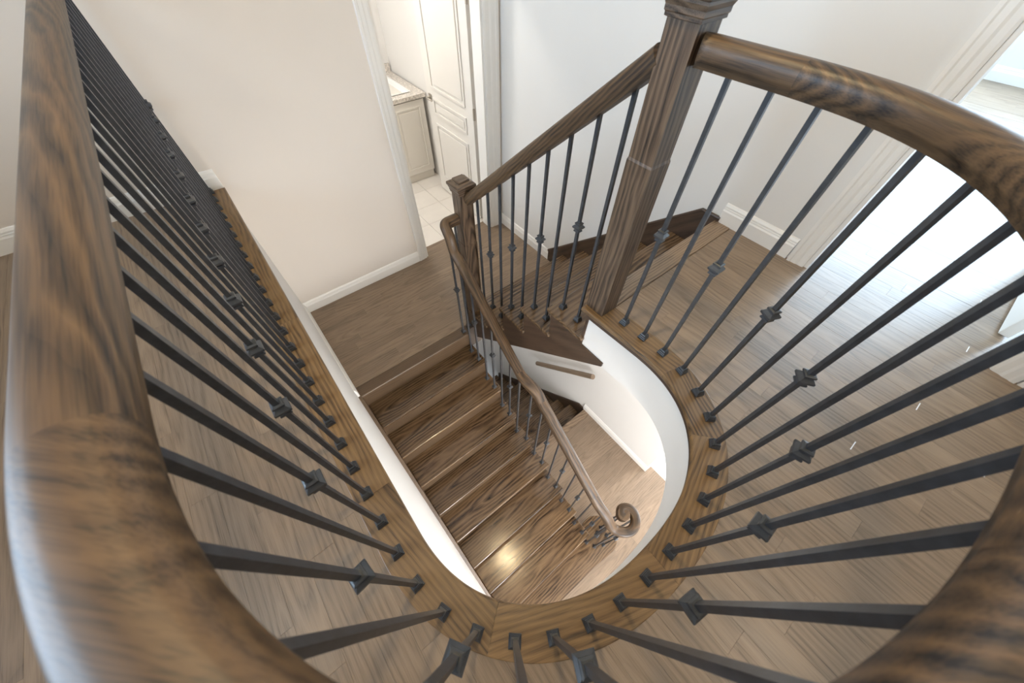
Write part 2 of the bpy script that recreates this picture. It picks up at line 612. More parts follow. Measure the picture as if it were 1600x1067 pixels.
for p in me.polygons:
    p.use_smooth = True
me.set_sharp_from_angle(angle=0.6)
struct(new_obj('wall_well', me), 'curved white plaster face under the rounded floor edge', 'wall')

# ---- upper floor: slab, planks
PW = 0.079
GAPP = 0.00015
floor = struct(empty('floor', (0, 0, 0)), 'dark grey brown oak plank floor of the upper hall', 'floor')
bm = bmesh.new()
box_bm(bm, -2.7, -0.165, -2.7, YB, -0.298, -0.0165)
box_bm(bm, 0.985, XR, -2.7, 0.600, -0.298, -0.0165)
box_bm(bm, XR + T, 6.12, -2.7, 2.5, -0.298, -0.0165)
box_bm(bm, XR, XR + T, -2.7, -0.06, -0.298, -0.0165)
box_bm(bm, XR, XR + T, -0.06, BY1, -0.05, -0.0165)
xs = [-0.165 + (0.985 + 0.165) * i / 26 for i in range(27)]
ys = [(y_front(min(max(x, -0.155), 0.975), 0.05)) for x in xs]
for i in range(26):
    v = [bm.verts.new(p) for z in (-0.298, -0.0165) for p in ((xs[i], -2.7, z), (xs[i + 1], -2.7, z), (xs[i + 1], ys[i + 1], z), (xs[i], ys[i], z))]
    for f in ((0, 3, 2, 1), (4, 5, 6, 7), (2, 3, 7, 6)):
        bm.faces.new([v[k] for k in f])
bm_obj('subfloor', bm, BASE, floor)
ceil2 = struct(boxes('ceiling_main', [(-0.16, XR, -4.0, -0.35, -0.32, -0.30), (XR + T, 5.2, -4.0, 0.06, -0.32, -0.30)], CEILM), 'ceiling of the main floor', 'ceiling')


def plank_mesh(poly, z0, z1, axis, cham=0.0003):
    """flat board with eased upper edges; its own origin at the middle of the outline"""
    cx = sum(p[0] for p in poly) / len(poly)
    cy = sum(p[1] for p in poly) / len(poly)
    n = len(poly)
    q = []
    for a, b in poly:
        dx, dy = cx - a, cy - b
        sx = cham if dx > 0 else -cham
        sy = cham if dy > 0 else -cham
        q.append((a - cx + sx, b - cy + sy))
    verts = [(a - cx, b - cy, z0) for a, b in poly] + [(a - cx, b - cy, z1 - cham) for a, b in poly] + [(a, b, z1) for a, b in q]
    faces = [tuple(range(n))[::-1], tuple(range(2 * n, 3 * n))]
    for l in (0, n):
        for i in range(n):
            j = (i + 1) % n
            faces.append((l + i, l + j, l + n + j, l + n + i))
    return verts, faces, cx, cy


plank_count = 0
rest_v, rest_f, rest_g = [], [], []


def add_plank(poly, parent, axis='Y', z1=0.0, th=0.016, zbase=None, single=True, material=None):
    global plank_count
    # outline must run anticlockwise
    ar = sum(poly[i][0] * poly[(i + 1) % len(poly)][1] - poly[(i + 1) % len(poly)][0] * poly[i][1] for i in range(len(poly)))
    if ar < 0:
        poly = poly[::-1]
    v, f, cx, cy = plank_mesh(poly, -th, 0.0, axis)
    dz = random.uniform(-0.0003, 0.0003)
    if single:
        me = mesh_from(v, f, material or W_FLOOR, axis=axis, name='plank')
        o = new_obj('plank', me, parent)
        o.location = (cx, cy, z1 + dz)
        plank_count += 1
    else:
        k = len(rest_v)
        ju, jv = random.uniform(-9, 9), random.uniform(-0.04, 0.04)
        for p in v:
            rest_v.append((p[0] + cx, p[1] + cy, p[2] + z1 + dz))
            rest_g.append((p[1] + ju, p[0] + jv, p[2]) if axis == 'Y' else (p[0] + ju, p[1] + jv, p[2]))
        rest_f.extend(tuple(k + i for i in q) for q in f)


def column(x0, x1, y0, y1, parent, single, lo=0.45, hi=1.15, top=None, z1=0.0):
    """a row of planks laid end to end along y; top: samples of a curved end"""
    y = y0 - random.uniform(0, 0.8)
    cuts = []
    while y < y1:
        y += random.uniform(lo, hi)
        if y0 + 0.08 < y < y1 - 0.12:
            cuts.append(y)
    cuts = [y0] + cuts + [y1]
    for a, b in zip(cuts, cuts[1:]):
        g = GAPP
        if b == y1 and top is not None:
            poly = [(x0 + g, a + g), (x1 - g, a + g)] + [(min(max(px, x0 + g), x1 - g), py) for px, py in top[::-1]]
        else:
            poly = [(x0 + g, a + g), (x1 - g, a + g), (x1 - g, b - g), (x0 + g, b - g)]
        add_plank(poly, parent, 'Y', z1, single=single)


# left of the opening
x = -0.165
while x > -2.58:
    x0 = max(x - PW, -2.58)
    if x0 > -1.35:
        column(x0, x, -0.25, YB, floor, True)
        column(x0, x, -2.7, -0.25, floor, False)
    else:
        column(x0, x, -2.7, YB, floor, False)
    x = x0
# in front of the opening, each end cut to the curve
nc = 15
for i in range(nc):
    x0 = -0.165 + 1.15 * i / nc
    x1 = -0.165 + 1.15 * (i + 1) / nc
    top = []
    for k in range(5):
        xx = x0 + (x1 - x0) * k / 4
        top.append((xx, y_front(min(max(xx, -0.155), 0.975), 0.05)))
    ym = min(t[1] for t in top)
    column(x0, x1, -1.15, max(ym, ym + 0.0) + 0.0001, floor, True, top=top)
    column(x0, x1, -2.7, -1.15, floor, False)
# right of the opening up to the top nosing
x = 0.985
while x < XR + T:
    x1 = min(x + PW, XR + T)
    yt = 0.535 if x1 <= XR + 0.02 else BY1
    if x > XR - 0.04:
        yt = BY1 + 0.02
        column(x, min(x1, XR + T), BY0 - 0.01, BY1 + 0.01, floor, True)
        if x < XR:
            column(x, XR, BY1 + 0.01, 0.535, floor, True)
            column(x, XR, -1.3, BY0 - 0.01, floor, True)
    else:
        column(x, x1, -1.15, yt, floor, True)
        column(x, x1, -2.7, -1.15, floor, False)
    x = x1
# the bedroom
x = XR + T
while x < 6.12:
    x1 = min(x + PW, 6.12)
    if x < 3.3:
        column(x, x1, -0.75, 0.55, floor, True)
        column(x, x1, -2.7, -0.75, floor, False)
        column(x, x1, 0.55, 2.5, floor, False)
    else:
        column(x, x1, -2.7, 2.5, floor, False)
    x = x1
me = mesh_from(rest_v, rest_f, W_FLOOR, gp=rest_g, name='far_planks')
o = new_obj('far_planks', me, floor)
o['kind'] = 'stuff'
# white slivers painting the glint in a few open end joints
for fx, fy in ((2.052, -0.545), (1.576, -0.508), (1.474, -0.738), (1.218, -0.418), (1.33, -0.845), (2.571, -0.282), (2.43, -0.50)):
    boxo('joint_glint', (fx - 0.022, fx + 0.022, fy - 0.0015, fy + 0.0015, -0.012, 0.0006), GLINT, floor)

# ---- nosing board of the top step and the curved board round the opening
trim = struct(empty('trim_1'), 'curved oak nosing board rimming the stair opening', 'trim')
RZ0, RZ1 = -0.020, 0.003
prof = [(0.120, RZ0), (0.120, RZ1 - 0.001), (0.118, RZ1), (0.006, RZ1), (0.0025, RZ1 - 0.002), (0.0, RZ1 - 0.007), (0.0, RZ0 + 0.007), (0.0025, RZ0 + 0.002), (0.006, RZ0)]
SE = arclen(EDGE)
# joints between the boards, as arc lengths
jl = [0.0]


def near_len(pt):
    return min(range(len(EDGE)), key=lambda i: math.dist(EDGE[i], pt))


joints = [0, near_len((-0.111, 1.35)), near_len((-0.107, 0.47)), near_len((-0.02, 0.0)), near_len((0.40, -0.163)), near_len((0.80, -0.04)), near_len((0.925, 0.17)), len(EDGE) - 1]
offc = {d: offs(d) for d in set(a for a, _ in prof)}
for a, b in zip(joints, joints[1:]):
    idx = list(range(a, b + 1))
    if len(idx) < 2:
        continue
    A, B = EDGE[a], EDGE[b]
    ang = math.atan2(B[1] - A[1], B[0] - A[0])
    ca, sa = math.cos(-ang), math.sin(-ang)
    verts, gp, faces = [], [], []
    m = len(prof)
    for k, i in enumerate(idx):
        for d, z in prof:
            px, py = offc[d][i]
            # a hairline joint
            if k == 0 and a != 0:
                q = offc[d][i + 1]
                l = math.dist((px, py), q); px += (q[0] - px) / l * 0.0006; py += (q[1] - py) / l * 0.0006
            verts.append((px, py, z))
            gp.append((px * ca - py * sa, px * sa + py * ca, z))
    for k in range(len(idx) - 1):
        for j in range(m):
            jj = (j + 1) % m
            faces.append((k * m + j, (k + 1) * m + j, (k + 1) * m + jj, k * m + jj))
    faces.append(tuple(range(m)))
    faces.append(tuple((len(idx) - 1) * m + j for j in range(m))[::-1])
    me = mesh_from(verts, faces, W_RING, gp=gp, name='nosing_board')
    bm = bmesh.new(); bm.from_mesh(me); bmesh.ops.recalc_face_normals(bm, faces=bm.faces); bm.to_mesh(me); bm.free()
    new_obj('nosing_board', me, trim)
cv = [(0.008, -0.044), (0.008, RZ0 + 0.0005), (0.030, RZ0 + 0.0005), (0.030, -0.044)]  # added dark strip that paints the shadow line under the nosing
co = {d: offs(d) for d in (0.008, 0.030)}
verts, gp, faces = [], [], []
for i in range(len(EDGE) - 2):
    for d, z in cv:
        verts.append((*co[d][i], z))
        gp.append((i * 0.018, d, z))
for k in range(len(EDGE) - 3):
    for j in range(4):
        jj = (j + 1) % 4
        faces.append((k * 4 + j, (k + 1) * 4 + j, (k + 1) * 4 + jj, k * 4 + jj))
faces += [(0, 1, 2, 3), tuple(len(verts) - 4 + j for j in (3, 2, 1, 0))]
me = mesh_from(verts, faces, W_SKIRT, gp=gp, name='shadow_strip')
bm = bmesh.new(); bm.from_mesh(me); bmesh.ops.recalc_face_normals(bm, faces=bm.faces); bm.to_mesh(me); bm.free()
new_obj('shadow_strip', me, trim)
trim2 = struct(boxo('trim_2', (1.022, XR - 0.014, 0.537, 0.636, -0.026, 0.003), W_NOSE, axis='X', bevel=0.006), 'oak nosing board at the head of the upper flight', 'trim')

# ---- landing
land = struct(empty('floor_landing'), 'dark oak plank landing in front of the bathroom doorway', 'floor')
boxes('landing_base', [(XL, 0.86, YN1 + 0.046, YB, ZL - 0.26, ZL - 0.0165), (0.86, XR, 1.66, YB, ZL - 0.26, ZL - 0.0165)], BASE, land)
boxo('landing_nosing', (XL + 0.001, 0.868, YN1, YN1 + 0.095, ZL - 0.027, ZL + 0.001), W_RISER, land, 'X', bevel=0.007)


def row(y0, y1, x0, x1, parent, z1, lo=0.5, hi=1.2, material=None):
    x = x0 - random.uniform(0, 0.8)
    cuts = []
    while x < x1:
        x += random.uniform(lo, hi)
        if x0 + 0.1 < x < x1 - 0.12:
            cuts.append(x)
    cuts = [x0] + cuts + [x1]
    g = GAPP
    for a, b in zip(cuts, cuts[1:]):
        add_plank([(a + g, y0 + g), (b - g, y0 + g), (b - g, y1 - g), (a + g, y1 - g)], parent, 'X', z1, material=material)


y = YN1 + 0.095
while y < YB - 0.005:
    y1 = min(y + PW, YB)
    row(y, y1, XL, XR if y > 1.70 else 0.92, land, ZL)
    y = y1
row(YB, YB + 0.07, DX0, DX1, land, ZL)
row(YB + 0.07, YB + 0.135, DX0, DX1, land, ZL)

# ---- bathroom floor tiles
bath = struct(empty('floor_bathroom'), 'pale square tiled bathroom floor past the landing', 'floor')
boxo('tile_bed', (0.2, 1.975, YB + 0.136, 4.72, ZL - 0.12, ZL - 0.008), mat('grout', (0.76, 0.72, 0.67), 0.8), bath)
tme = None
for i in range(6):
    for j in range(7):
        x0, y0 = 1.975 - 0.31 * (i + 1), YB + 0.137 + 0.31 * j
        x1_, y1_ = min(x0 + 0.307, 1.975), min(y0 + 0.307, 4.719)
        if y1_ - y0 < 0.02:
            continue
        boxo('tile', (x0, x1_, y0, y1_, ZL - 0.01, ZL - 0.001), TILE, bath, bevel=0.0012, seg=1)

# ---- main floor
mainf = struct(empty('floor_main'), 'oak plank floor at the foot of the stairs', 'floor')
boxes('main_base', [(-0.13, 2.1, -4.0, 0.915, ZM - 0.25, ZM - 0.0165)], BASE, mainf)
y = 0.84
while y > -1.25:
    row(y - PW, y, 0.0 if y < 0.2 else 0.86, 2.098, mainf, ZM, 0.6, 1.4)
    y -= PW
boxo('plain_boards', (-0.13, 2.098, -4.0, y, ZM - 0.016, ZM), W_FLOOR, mainf, 'X')
boxo('top_nosing', (0.86, XR - 0.001, 0.841, 0.935, ZM - 0.027, ZM + 0.001), W_NOSE, mainf, 'X', bevel=0.007)
foy = struct(empty('floor_foyer'), 'bright white tiled foyer floor beyond the wall corner', 'floor')
for i in range(5):
    for j in range(6):
        x0, y1_ = 2.101 + 0.6 * i, -0.059 - 0.6 * j
        boxo('tile', (x0, x0 + 0.598, y1_ - 0.598, y1_, ZM - 0.03, ZM + 0.0005), TILEW, foy, bevel=0.001, seg=1)

# ------------------------------------------------------------------ baseboards and casings
BB = [(0, 0), (0.016, 0), (0.016, 0.070), (0.012, 0.078), (0.012, 0.084), (0.010, 0.088), (0.010, 0.096), (0.005, 0.108), (0, 0.112)]


def baseboard(name, p0, p1, nrm, z, label):
    """profile pushed along the wall from p0 to p1; nrm: into the room"""
    verts, faces = [], []
    m = len(BB)
    for p in (p0, p1):
        for a, b in BB:
            verts.append((p[0] + nrm[0] * a, p[1] + nrm[1] * a, z + b))
    for j in range(m):
        k = (j + 1) % m
        faces.append((j, k, m + k, m + j))
    faces += [tuple(range(m)), tuple(range(m, 2 * m))[::-1]]
    me = mesh_from(verts, faces, TRIM, name=name)
    bm = bmesh.new(); bm.from_mesh(me); bmesh.ops.recalc_face_normals(bm, faces=bm.faces); bm.to_mesh(me); bm.free()
    return struct(new_obj(name, me), label, 'baseboard')


baseboard('baseboard_back', (-2.58, YB), (-0.113, YB), (0, -1), 0.0, 'white baseboard at the end of the upper hall')
baseboard('baseboard_landing', (XL, YB), (DX0 - 0.082, YB), (0, -1), ZL, 'white baseboard along the landing wall')
baseboard('baseboard_left', (XL, YB), (XL, YN1 + 0.005), (1, 0), ZL, 'white baseboard on the stairwell wall at the landing')
baseboard('baseboard_right', (XR, YB), (XR, 1.905), (-1, 0), ZL, 'white baseboard from bathroom casing to upper flight')
baseboard('baseboard_hall', (XR, 0.620), (XR, BY1 + 0.088), (-1, 0), 0.0, 'white baseboard between the top step and bedroom doorway')
baseboard('baseboard_front', (XR, BY0 - 0.088), (XR, -2.7), (-1, 0), 0.0, 'white baseboard past the bedroom doorway')
baseboard('baseboard_bedroom', (6.12, -2.7), (6.12, 2.5), (-1, 0), 0.0, 'white baseboard on the far bedroom wall')
baseboard('baseboard_main', (XR, 0.95), (XR, -0.058 - 0.016), (-1, 0), ZM, 'white baseboard beside the basement stair opening')
baseboard('baseboard_return', (XR, -0.058), (5.2, -0.058), (0, -1), ZM, 'white baseboard turning the main floor corner')

CS = [(0, 0), (0.010, 0), (0.013, 0.010), (0.013, 0.030), (0.017, 0.040), (0.017, 0.060), (0.020, 0.066), (0.020, 0.080), (0, 0.082)]


def casing(name, wall, inner, outer_sign, z0, z1, label, wide=1.0):
    """a moulded board standing beside an opening. wall: ('x', x, nx) or ('y', y, ny)"""
    verts, faces = [], []
    m = len(CS)
    for z in (z0, z1):
        for t, w_ in [(p, q * wide) for p, q in CS]:
            if wall[0] == 'x':
                verts.append((wall[1] + wall[2] * t, inner + outer_sign * w_, z))
            else:
                verts.append((inner + outer_sign * w_, wall[1] + wall[2] * t, z))
    for j in range(m):
        k = (j + 1) % m
        faces.append((j, k, m + k, m + j))
    faces += [tuple(range(m)), tuple(range(m, 2 * m))[::-1]]
    me = mesh_from(verts, faces, TRIM, name=name)
    bm = bmesh.new(); bm.from_mesh(me); bmesh.ops.recalc_face_normals(bm, faces=bm.faces); bm.to_mesh(me); bm.free()
    return me


def frame_thing(name, label):
    return struct(empty(name), label, 'door casing')


t3 = frame_thing('trim_3', 'white moulded casing round the bathroom doorway')
new_obj('casing_board', casing('casing_board', ('y', YB, -1), DX0, -1, ZL, DTOP + 0.08, ''), t3)
new_obj('casing_board', casing('casing_board', ('y', YB, -1), DX1, 1, ZL, DTOP + 0.08, '', 1.62), t3)
boxo('head_board', (DX0 - 0.08, DX1 + 0.08, YB - 0.018, YB, DTOP, DTOP + 0.08), TRIM, t3)
boxo('jamb', (DX0 - 0.001, DX0 + 0.018, YB - 0.001, YB + T + 0.001, ZL, DTOP), TRIM, t3)
boxo('jamb', (DX1 - 0.018, DX1 + 0.001, YB - 0.001, YB + T + 0.001, ZL, DTOP), TRIM, t3)
t4 = frame_thing('trim_4', 'white moulded casing round the bright bedroom doorway')
new_obj('casing_board', casing('casing_board', ('x', XR, -1), BY1, 1, 0, BTOP + 0.08, ''), t4)
new_obj('casing_board', casing('casing_board', ('x', XR, -1), BY0, -1, 0, BTOP + 0.08, ''), t4)
boxo('head_board', (XR - 0.018, XR, BY0 - 0.08, BY1 + 0.08, BTOP, BTOP + 0.08), TRIM, t4)
boxo('jamb', (XR - 0.001, XR + T + 0.001, BY1 - 0.018, BY1 + 0.001, 0, BTOP), TRIM, t4)
boxo('jamb', (XR - 0.001, XR + T + 0.001, BY0 - 0.001, BY0 + 0.018, 0, BTOP), TRIM, t4)
new_obj('casing_board', casing('casing_board', ('x', XR + T, 1), BY1, 1, 0, BTOP + 0.08, ''), t4)

# windows of the bedroom and the hall (they let the daylight in)
def window(name, x, y0, y1, z0, z1, label):
    wd = struct(empty(name, (0, 0, 0)), label, 'window')
    f = 0.05
    boxes('window_frame', [(x - 0.05, x + 0.05, y0, y1, z0, z0 + f), (x - 0.05, x + 0.05, y0, y1, z1 - f, z1), (x - 0.05, x + 0.05, y0, y0 + f, z0 + f, z1 - f),
                           (x - 0.05, x + 0.05, y1 - f, y1, z0 + f, z1 - f), (x - 0.04, x + 0.04, (y0 + y1) / 2 - 0.025, (y0 + y1) / 2 + 0.025, z0 + f, z1 - f)], TRIM, wd)
    for a, b in ((y0 + f, (y0 + y1) / 2 - 0.025), ((y0 + y1) / 2 + 0.025, y1 - f)):
        boxo('pane', (x - 0.004, x + 0.004, a, b, z0 + f, z1 - f), GLASS, wd)
    return wd


window('window_1', 6.19, -2.05, 1.35, 0.5, 2.30, 'white framed bedroom window')
window('window_2', -2.64, 0.35, 2.15, 0.75, 2.25, 'white framed hall window')


# ------------------------------------------------------------------ stairs
def xe(y):
    """open end of the lower flight's treads: it steps out a little halfway down"""
    t = min(max((0.93 - y) / 0.30, 0), 1)
    t = t * t * (3 - 2 * t)
    return 0.872 + 0.036 * t + 0.018 * min(max((0.6 - y) / 0.6, 0), 1)


def tread(name, poly, z, parent, th=0.027, bev=0.008):
    bm = bmesh.new()
    cx = sum(p[0] for p in poly) / len(poly)
    cy = sum(p[1] for p in poly) / len(poly)
    lo = [bm.verts.new((a - cx, b - cy, -th)) for a, b in poly]
    hi = [bm.verts.new((a - cx, b - cy, 0)) for a, b in poly]
    n = len(poly)
    bm.faces.new(lo[::-1])
    bm.faces.new(hi)
    for i in range(n):
        bm.faces.new((lo[i], lo[(i + 1) % n], hi[(i + 1) % n], hi[i]))
    o = bm_obj(name, bm, W_TREAD, parent, 'X', bevel=bev, seg=3)
    o.location = (cx, cy, z)
    return o


low = tag(empty('staircase', (0.37, 0.6, ZM)), 'lower flight of dark oak steps descending from landing to main floor', 'stairs')
low.location = (0, 0, 0)
for k in range(1, 10):
    z = ZL - k * R1
    yf = YN1 - G1 * k
    yb = YN1 - G1 * (k - 1) + 0.045
    if k < 9:
        tread('tread', [(XL + 0.024, yf), (xe(yf), yf), (xe(yb), yb - 0.004), (XL + 0.024, yb - 0.004)], z, low)
    else:
        # bullnose starting step under the volute
        cx, cy, rr = 1.035, -0.185, 0.185
        pts = [(XL + 0.024, yf)]
        a0, a1 = -PI * 0.5, PI * 0.75
        pts.append((0.80, yf - 0.01))
        for i in range(21):
            a = a0 + (a1 - a0) * i / 20
            pts.append((cx + rr * math.cos(a), cy + rr * math.sin(a)))
        pts += [(xe(yb), yb - 0.004), (XL + 0.024, yb - 0.004)]
        tread('tread', pts, z, low, bev=0.006)
        pr = [(XL + 0.024, yf + 0.025), (0.80, yf + 0.017)]
        for i in range(21):
            a = a0 + (a1 - a0) * i / 20
            pr.append((cx + (rr - 0.025) * math.cos(a), cy + (rr - 0.025) * math.sin(a)))
        pr += [(0.86, yb - 0.02), (XL + 0.024, yb - 0.02)]
        prism_obj('riser', pr, (ZM, z - 0.027), 'Z', W_RISER, low, 'X')
for k in range(1, 10):
    z1 = ZL - (k - 1) * R1 - 0.027
    z0 = ZL - k * R1
    yf = YN1 - G1 * (k - 1) + 0.024
    boxo('riser', (XL + 0.024, xe(yf) - 0.010, yf, yf + 0.018, z0, z1), W_RISER, low, 'X')


def slope1(y):
    return ZL - (YN1 - y) * R1 / G1


# wall skirt on the closed side and cut stringer on the open side
prism_obj('wall_skirt', [(YN1 + 0.0, ZL + 0.012), (YN1 + 0.03, ZL + 0.012), (YN1 + 0.03, ZL - 0.25), (-0.30, slope1(-0.30) - 0.25), (-0.40, ZM), (-0.40, ZM + 0.10), (-0.30, slope1(-0.30) + 0.030), (YN1 - 0.03, slope1(YN1 - 0.03) + 0.030)],
          (XL + 0.001, XL + 0.024), 'X', W_RISER, low, 'Y', fn=lambda c: (c.y * 0.76 + c.z * 0.65, c.z * 0.76 - c.y * 0.65, c.x))
ps = []
for k in range(0, 10):
    y0 = YN1 - G1 * k + 0.030
    ps.append((y0, ZL - k * R1 - 0.027))
    if k < 9:
        ps.append((y0, ZL - (k + 1) * R1 - 0.027))
ps = [(YN1 + 0.05, ZL - 0.027)] + ps + [(YN1 - G1 * 9 + 0.024, ZM), (0.05, ZM), (YN1 + 0.05, ZL - 0.30)]
prism_obj('stringer', ps, (0.800, 0.860), 'X', W_RISER, low, 'Y')
struct(prism_obj('wall_under_stairs', [(YN1, ZL - 0.30), (0.06, ZM), (0.5, ZM - 0.3), (YB, ZM - 0.3), (YB, ZL - 0.27), (YN1, ZL - 0.27)], (0.74, 0.795), 'X', WHITE_WELL), 'white wall closing the space under the lower flight', 'wall')

up = tag(empty('staircase'), 'upper flight of oak steps climbing from landing to hall beside pale wall', 'stairs')
XI = 0.922
for k in range(1, 6):
    z = -k * R2
    yf = YN2 + G2 * k
    yb = YN2 + G2 * (k - 1) - 0.044
    tread('tread', [(XI, yb), (XR - 0.018, yb), (XR - 0.018, yf), (XI, yf)], z, up)
for k in range(0, 6):
    yf = YN2 + G2 * k - 0.027
    boxo('riser', (XI + 0.020, XR - 0.018, yf - 0.018, yf, -(k + 1) * R2, -k * R2 - 0.027), W_SKIRT, up, 'X')


def slope2(y):
    return -(y - YN2) * R2 / G2


sk = prism_obj('wall_skirt', [(0.612, 0.014), (0.72, 0.014), (1.76, slope2(1.76) + 0.085), (1.905, ZL + 0.112), (1.905, ZL), (1.72, ZL - 0.02), (0.62, -0.28)], (XR - 0.018, XR - 0.001), 'X', W_SKIRT, up, 'Y',
               fn=lambda c: (c.y * 0.75 - c.z * 0.66, c.z * 0.75 + c.y * 0.66, c.x))
sweep('skirt_moulding', [(XR - 0.012, 0.612, 0.018), (XR - 0.012, 0.722, 0.018), (XR - 0.012, 1.762, slope2(1.76) + 0.089), (XR - 0.012, 1.908, ZL + 0.114)],
      [(-0.012, -0.012), (0.012, -0.012), (0.012, 0.006), (0.004, 0.012), (-0.008, 0.012), (-0.012, 0.004)], W_SKIRT, up, smooth=False)
ps = [(0.44, -0.285), (0.44, -0.262), (0.585, -0.252), (0.585, -0.027)]
for k in range(0, 6):
    yk = YN2 + G2 * k - 0.027
    ps.append((yk, -k * R2 - 0.027))
    ps.append((yk, -(k + 1) * R2 - 0.027))
ps += [(1.72, ZL - 0.027), (1.72, ZL - 0.26), (1.62, -1.285)]
prism_obj('stringer', ps[::-1], (0.937, 0.964), 'X', W_SKIRT, up, 'Y', fn=lambda c: (c.y * 0.76 - c.z * 0.65, c.z * 0.76 + c.y * 0.65, c.x))
prism_obj('soffit', [(0.50, -0.30), (1.66, -1.31), (1.66, -1.28), (0.53, -0.28)], (0.966, XR - 0.001), 'X', WHITE_WELL, up)

bas = tag(empty('staircase'), 'basement steps going down under the upper flight beside the pale wall', 'stairs')
YNB, GB, RB = 0.935, 0.2165, 0.19
for k in range(1, 10):
    tread('tread', [(0.85, YNB + GB * (k - 1) - 0.02), (XR - 0.019, YNB + GB * (k - 1) - 0.02), (XR - 0.019, YNB + GB * k), (0.85, YNB + GB * k)], ZM - RB * k, bas)
for k in range(0, 9):
    yf = YNB + GB * k - 0.025
    boxo('riser', (0.85, XR - 0.019, yf - 0.018, yf, ZM - RB * (k + 1), ZM - RB * k - 0.027), W_SKIRT, bas, 'X')
prism_obj('wall_skirt', [(0.938, ZM + 0.004), (1.03, ZM + 0.004), (1.03 + 1.8, ZM - 1.58), (2.83, ZM - 1.85), (0.938, ZM - 0.25)], (XR - 0.019, XR - 0.001), 'X', W_SKIRT, bas, 'Y')
prism_obj('wall_skirt', [(0.938, ZM + 0.004), (1.03, ZM + 0.004), (1.03 + 1.8, ZM - 1.58), (2.83, ZM - 1.85), (0.938, ZM - 0.25)], (0.832, 0.850), 'X', W_SKIRT, bas, 'Y')

# ------------------------------------------------------------------ newel posts
def square_rings(prof_, ch=0.0):
    """stack of squares: (half width, z)"""
    verts, faces = [], []
    for h, z in prof_:
        verts += [(-h, -h, z), (h, -h, z), (h, h, z), (-h, h, z)]
    n = len(prof_)
    for i in range(n - 1):
        for j in range(4):
            k = (j + 1) % 4
            faces.append((4 * i + j, 4 * i + k, 4 * i + 4 + k, 4 * i + 4 + j))
    faces += [(3, 2, 1, 0), tuple(4 * (n - 1) + j for j in range(4))]
    return verts, faces


def newel(loc, shaft, cap, label):
    r = tag(empty('newel_post', loc), label, 'newel post', 'newel posts of the stairs')
    v, f = square_rings(shaft)
    new_obj('shaft', mesh_from(v, f, W_POST, axis='Z', name='shaft'), r)
    v, f = square_rings(cap)
    new_obj('cap', mesh_from(v, f, W_POST, axis='X', name='cap'), r)
    return r


def cap_prof(z):
    return [(0.046, z - 0.012), (0.050, z - 0.010), (0.050, z - 0.003), (0.0525, z), (0.0525, z + 0.010), (0.057, z + 0.020), (0.057, z + 0.026), (0.0615, z + 0.029), (0.0625, z + 0.033), (0.0625, z + 0.043), (0.0605, z + 0.047), (0.043, z + 0.058), (0.036, z + 0.060), (0.036, z + 0.066), (0.032, z + 0.071)]


newel((0.998, 0.580, 0.003), [(0.0465, 0), (0.0465, 0.662), (0.0440, 0.670), (0.0440, 0.998)], cap_prof(1.000), 'tall square oak newel post at the head of the upper flight')
nh = 0.060 - ZL
newel((0.972, 1.679, ZL), [(0.0465, 0), (0.0465, 0.85), (0.0440, 0.86), (0.0440, nh)], cap_prof(nh), 'square oak newel post with stepped cap standing on the landing')

# ------------------------------------------------------------------ iron balusters
BW = 0.0061


def bar_mesh(h):
    v, f = square_rings([(BW, 0.0), (BW, h)])
    return mesh_from(v, f, IRON, name='baluster')


sv, sf = square_rings([(0.0165, 0.0), (0.0165, 0.008), (0.0150, 0.010), (0.0150, 0.015), (0.0125, 0.018), (0.0125, 0.024), (0.0100, 0.028)])
SHOE = mesh_from(sv, sf, IRON, name='shoe')
kv, kf = square_rings([(0.0095, -0.022), (0.0130, -0.020), (0.0130, -0.015), (0.0105, -0.012), (0.0185, -0.003), (0.0185, 0.003), (0.0105, 0.012), (0.0130, 0.015), (0.0130, 0.020), (0.0095, 0.022)])
KNUCKLE = mesh_from(kv, kf, IRON, name='knuckle')


def baluster(parent, me, loc, rz, kz=None):
    o = new_obj('baluster', me, parent)
    o.location = loc
    o.rotation_euler = (0, 0, rz)
    s = new_obj('shoe', SHOE, o)
    if kz is not None:
        k = new_obj('knuckle', KNUCKLE, o)
        k.location = (0, 0, kz)
    return o


# rail section: flat underside, swelling sides, domed top (origin at mid height)
def rail_profile(w_=0.0325, h=0.062):
    b = -h / 2
    half = [(0.024, b), (0.026, b + 0.003), (0.0265, b + 0.011), (w_ - 0.0012, b + 0.017), (w_, b + 0.022), (w_, b + 0.036)]
    for i in range(1, 8):
        a = PI / 2 * i / 8
        half.append((0.013 + (w_ - 0.013) * math.cos(a), b + 0.036 + (h - 0.039) * math.sin(a)))
    half += [(0.011, b + h - 0.0012), (0.005, b + h)]
    return half + [(-x, z) for x, z in half[::-1]]


RP = rail_profile()

# ---- level balustrade round the opening
UB = 0.912
ring = tag(empty('balustrade'), 'curved oak rail on black iron balusters rounding the stair opening', 'balustrade')
bm_ = bar_mesh(UB - 0.003)
# the first baluster stands next to the tall post
s1 = None
best = min(range(len(BAL)), key=lambda i: math.dist(BAL[i], (1.0, 0.452)) + (0 if BAL[i][0] > 0.5 else 9))
s1 = SBAL[best]
s = s1
i = 0
while s > 0.03:
    (bx, by), a = at_len(BAL, SBAL, s)
    baluster(ring, bm_, (bx, by, 0.003), a, 0.464 if i % 2 == 0 else None)
    s -= 0.1024
    i += 1
rz = UB + 0.031
pathr = [(p[0], p[1], rz) for p in BAL if not (p[0] > 0.5 and p[1] > 0.535)] + [(0.992, 0.537, rz)]


def near_i(pt):
    return min(range(len(pathr)), key=lambda i: math.dist(pathr[i][:2], pt))


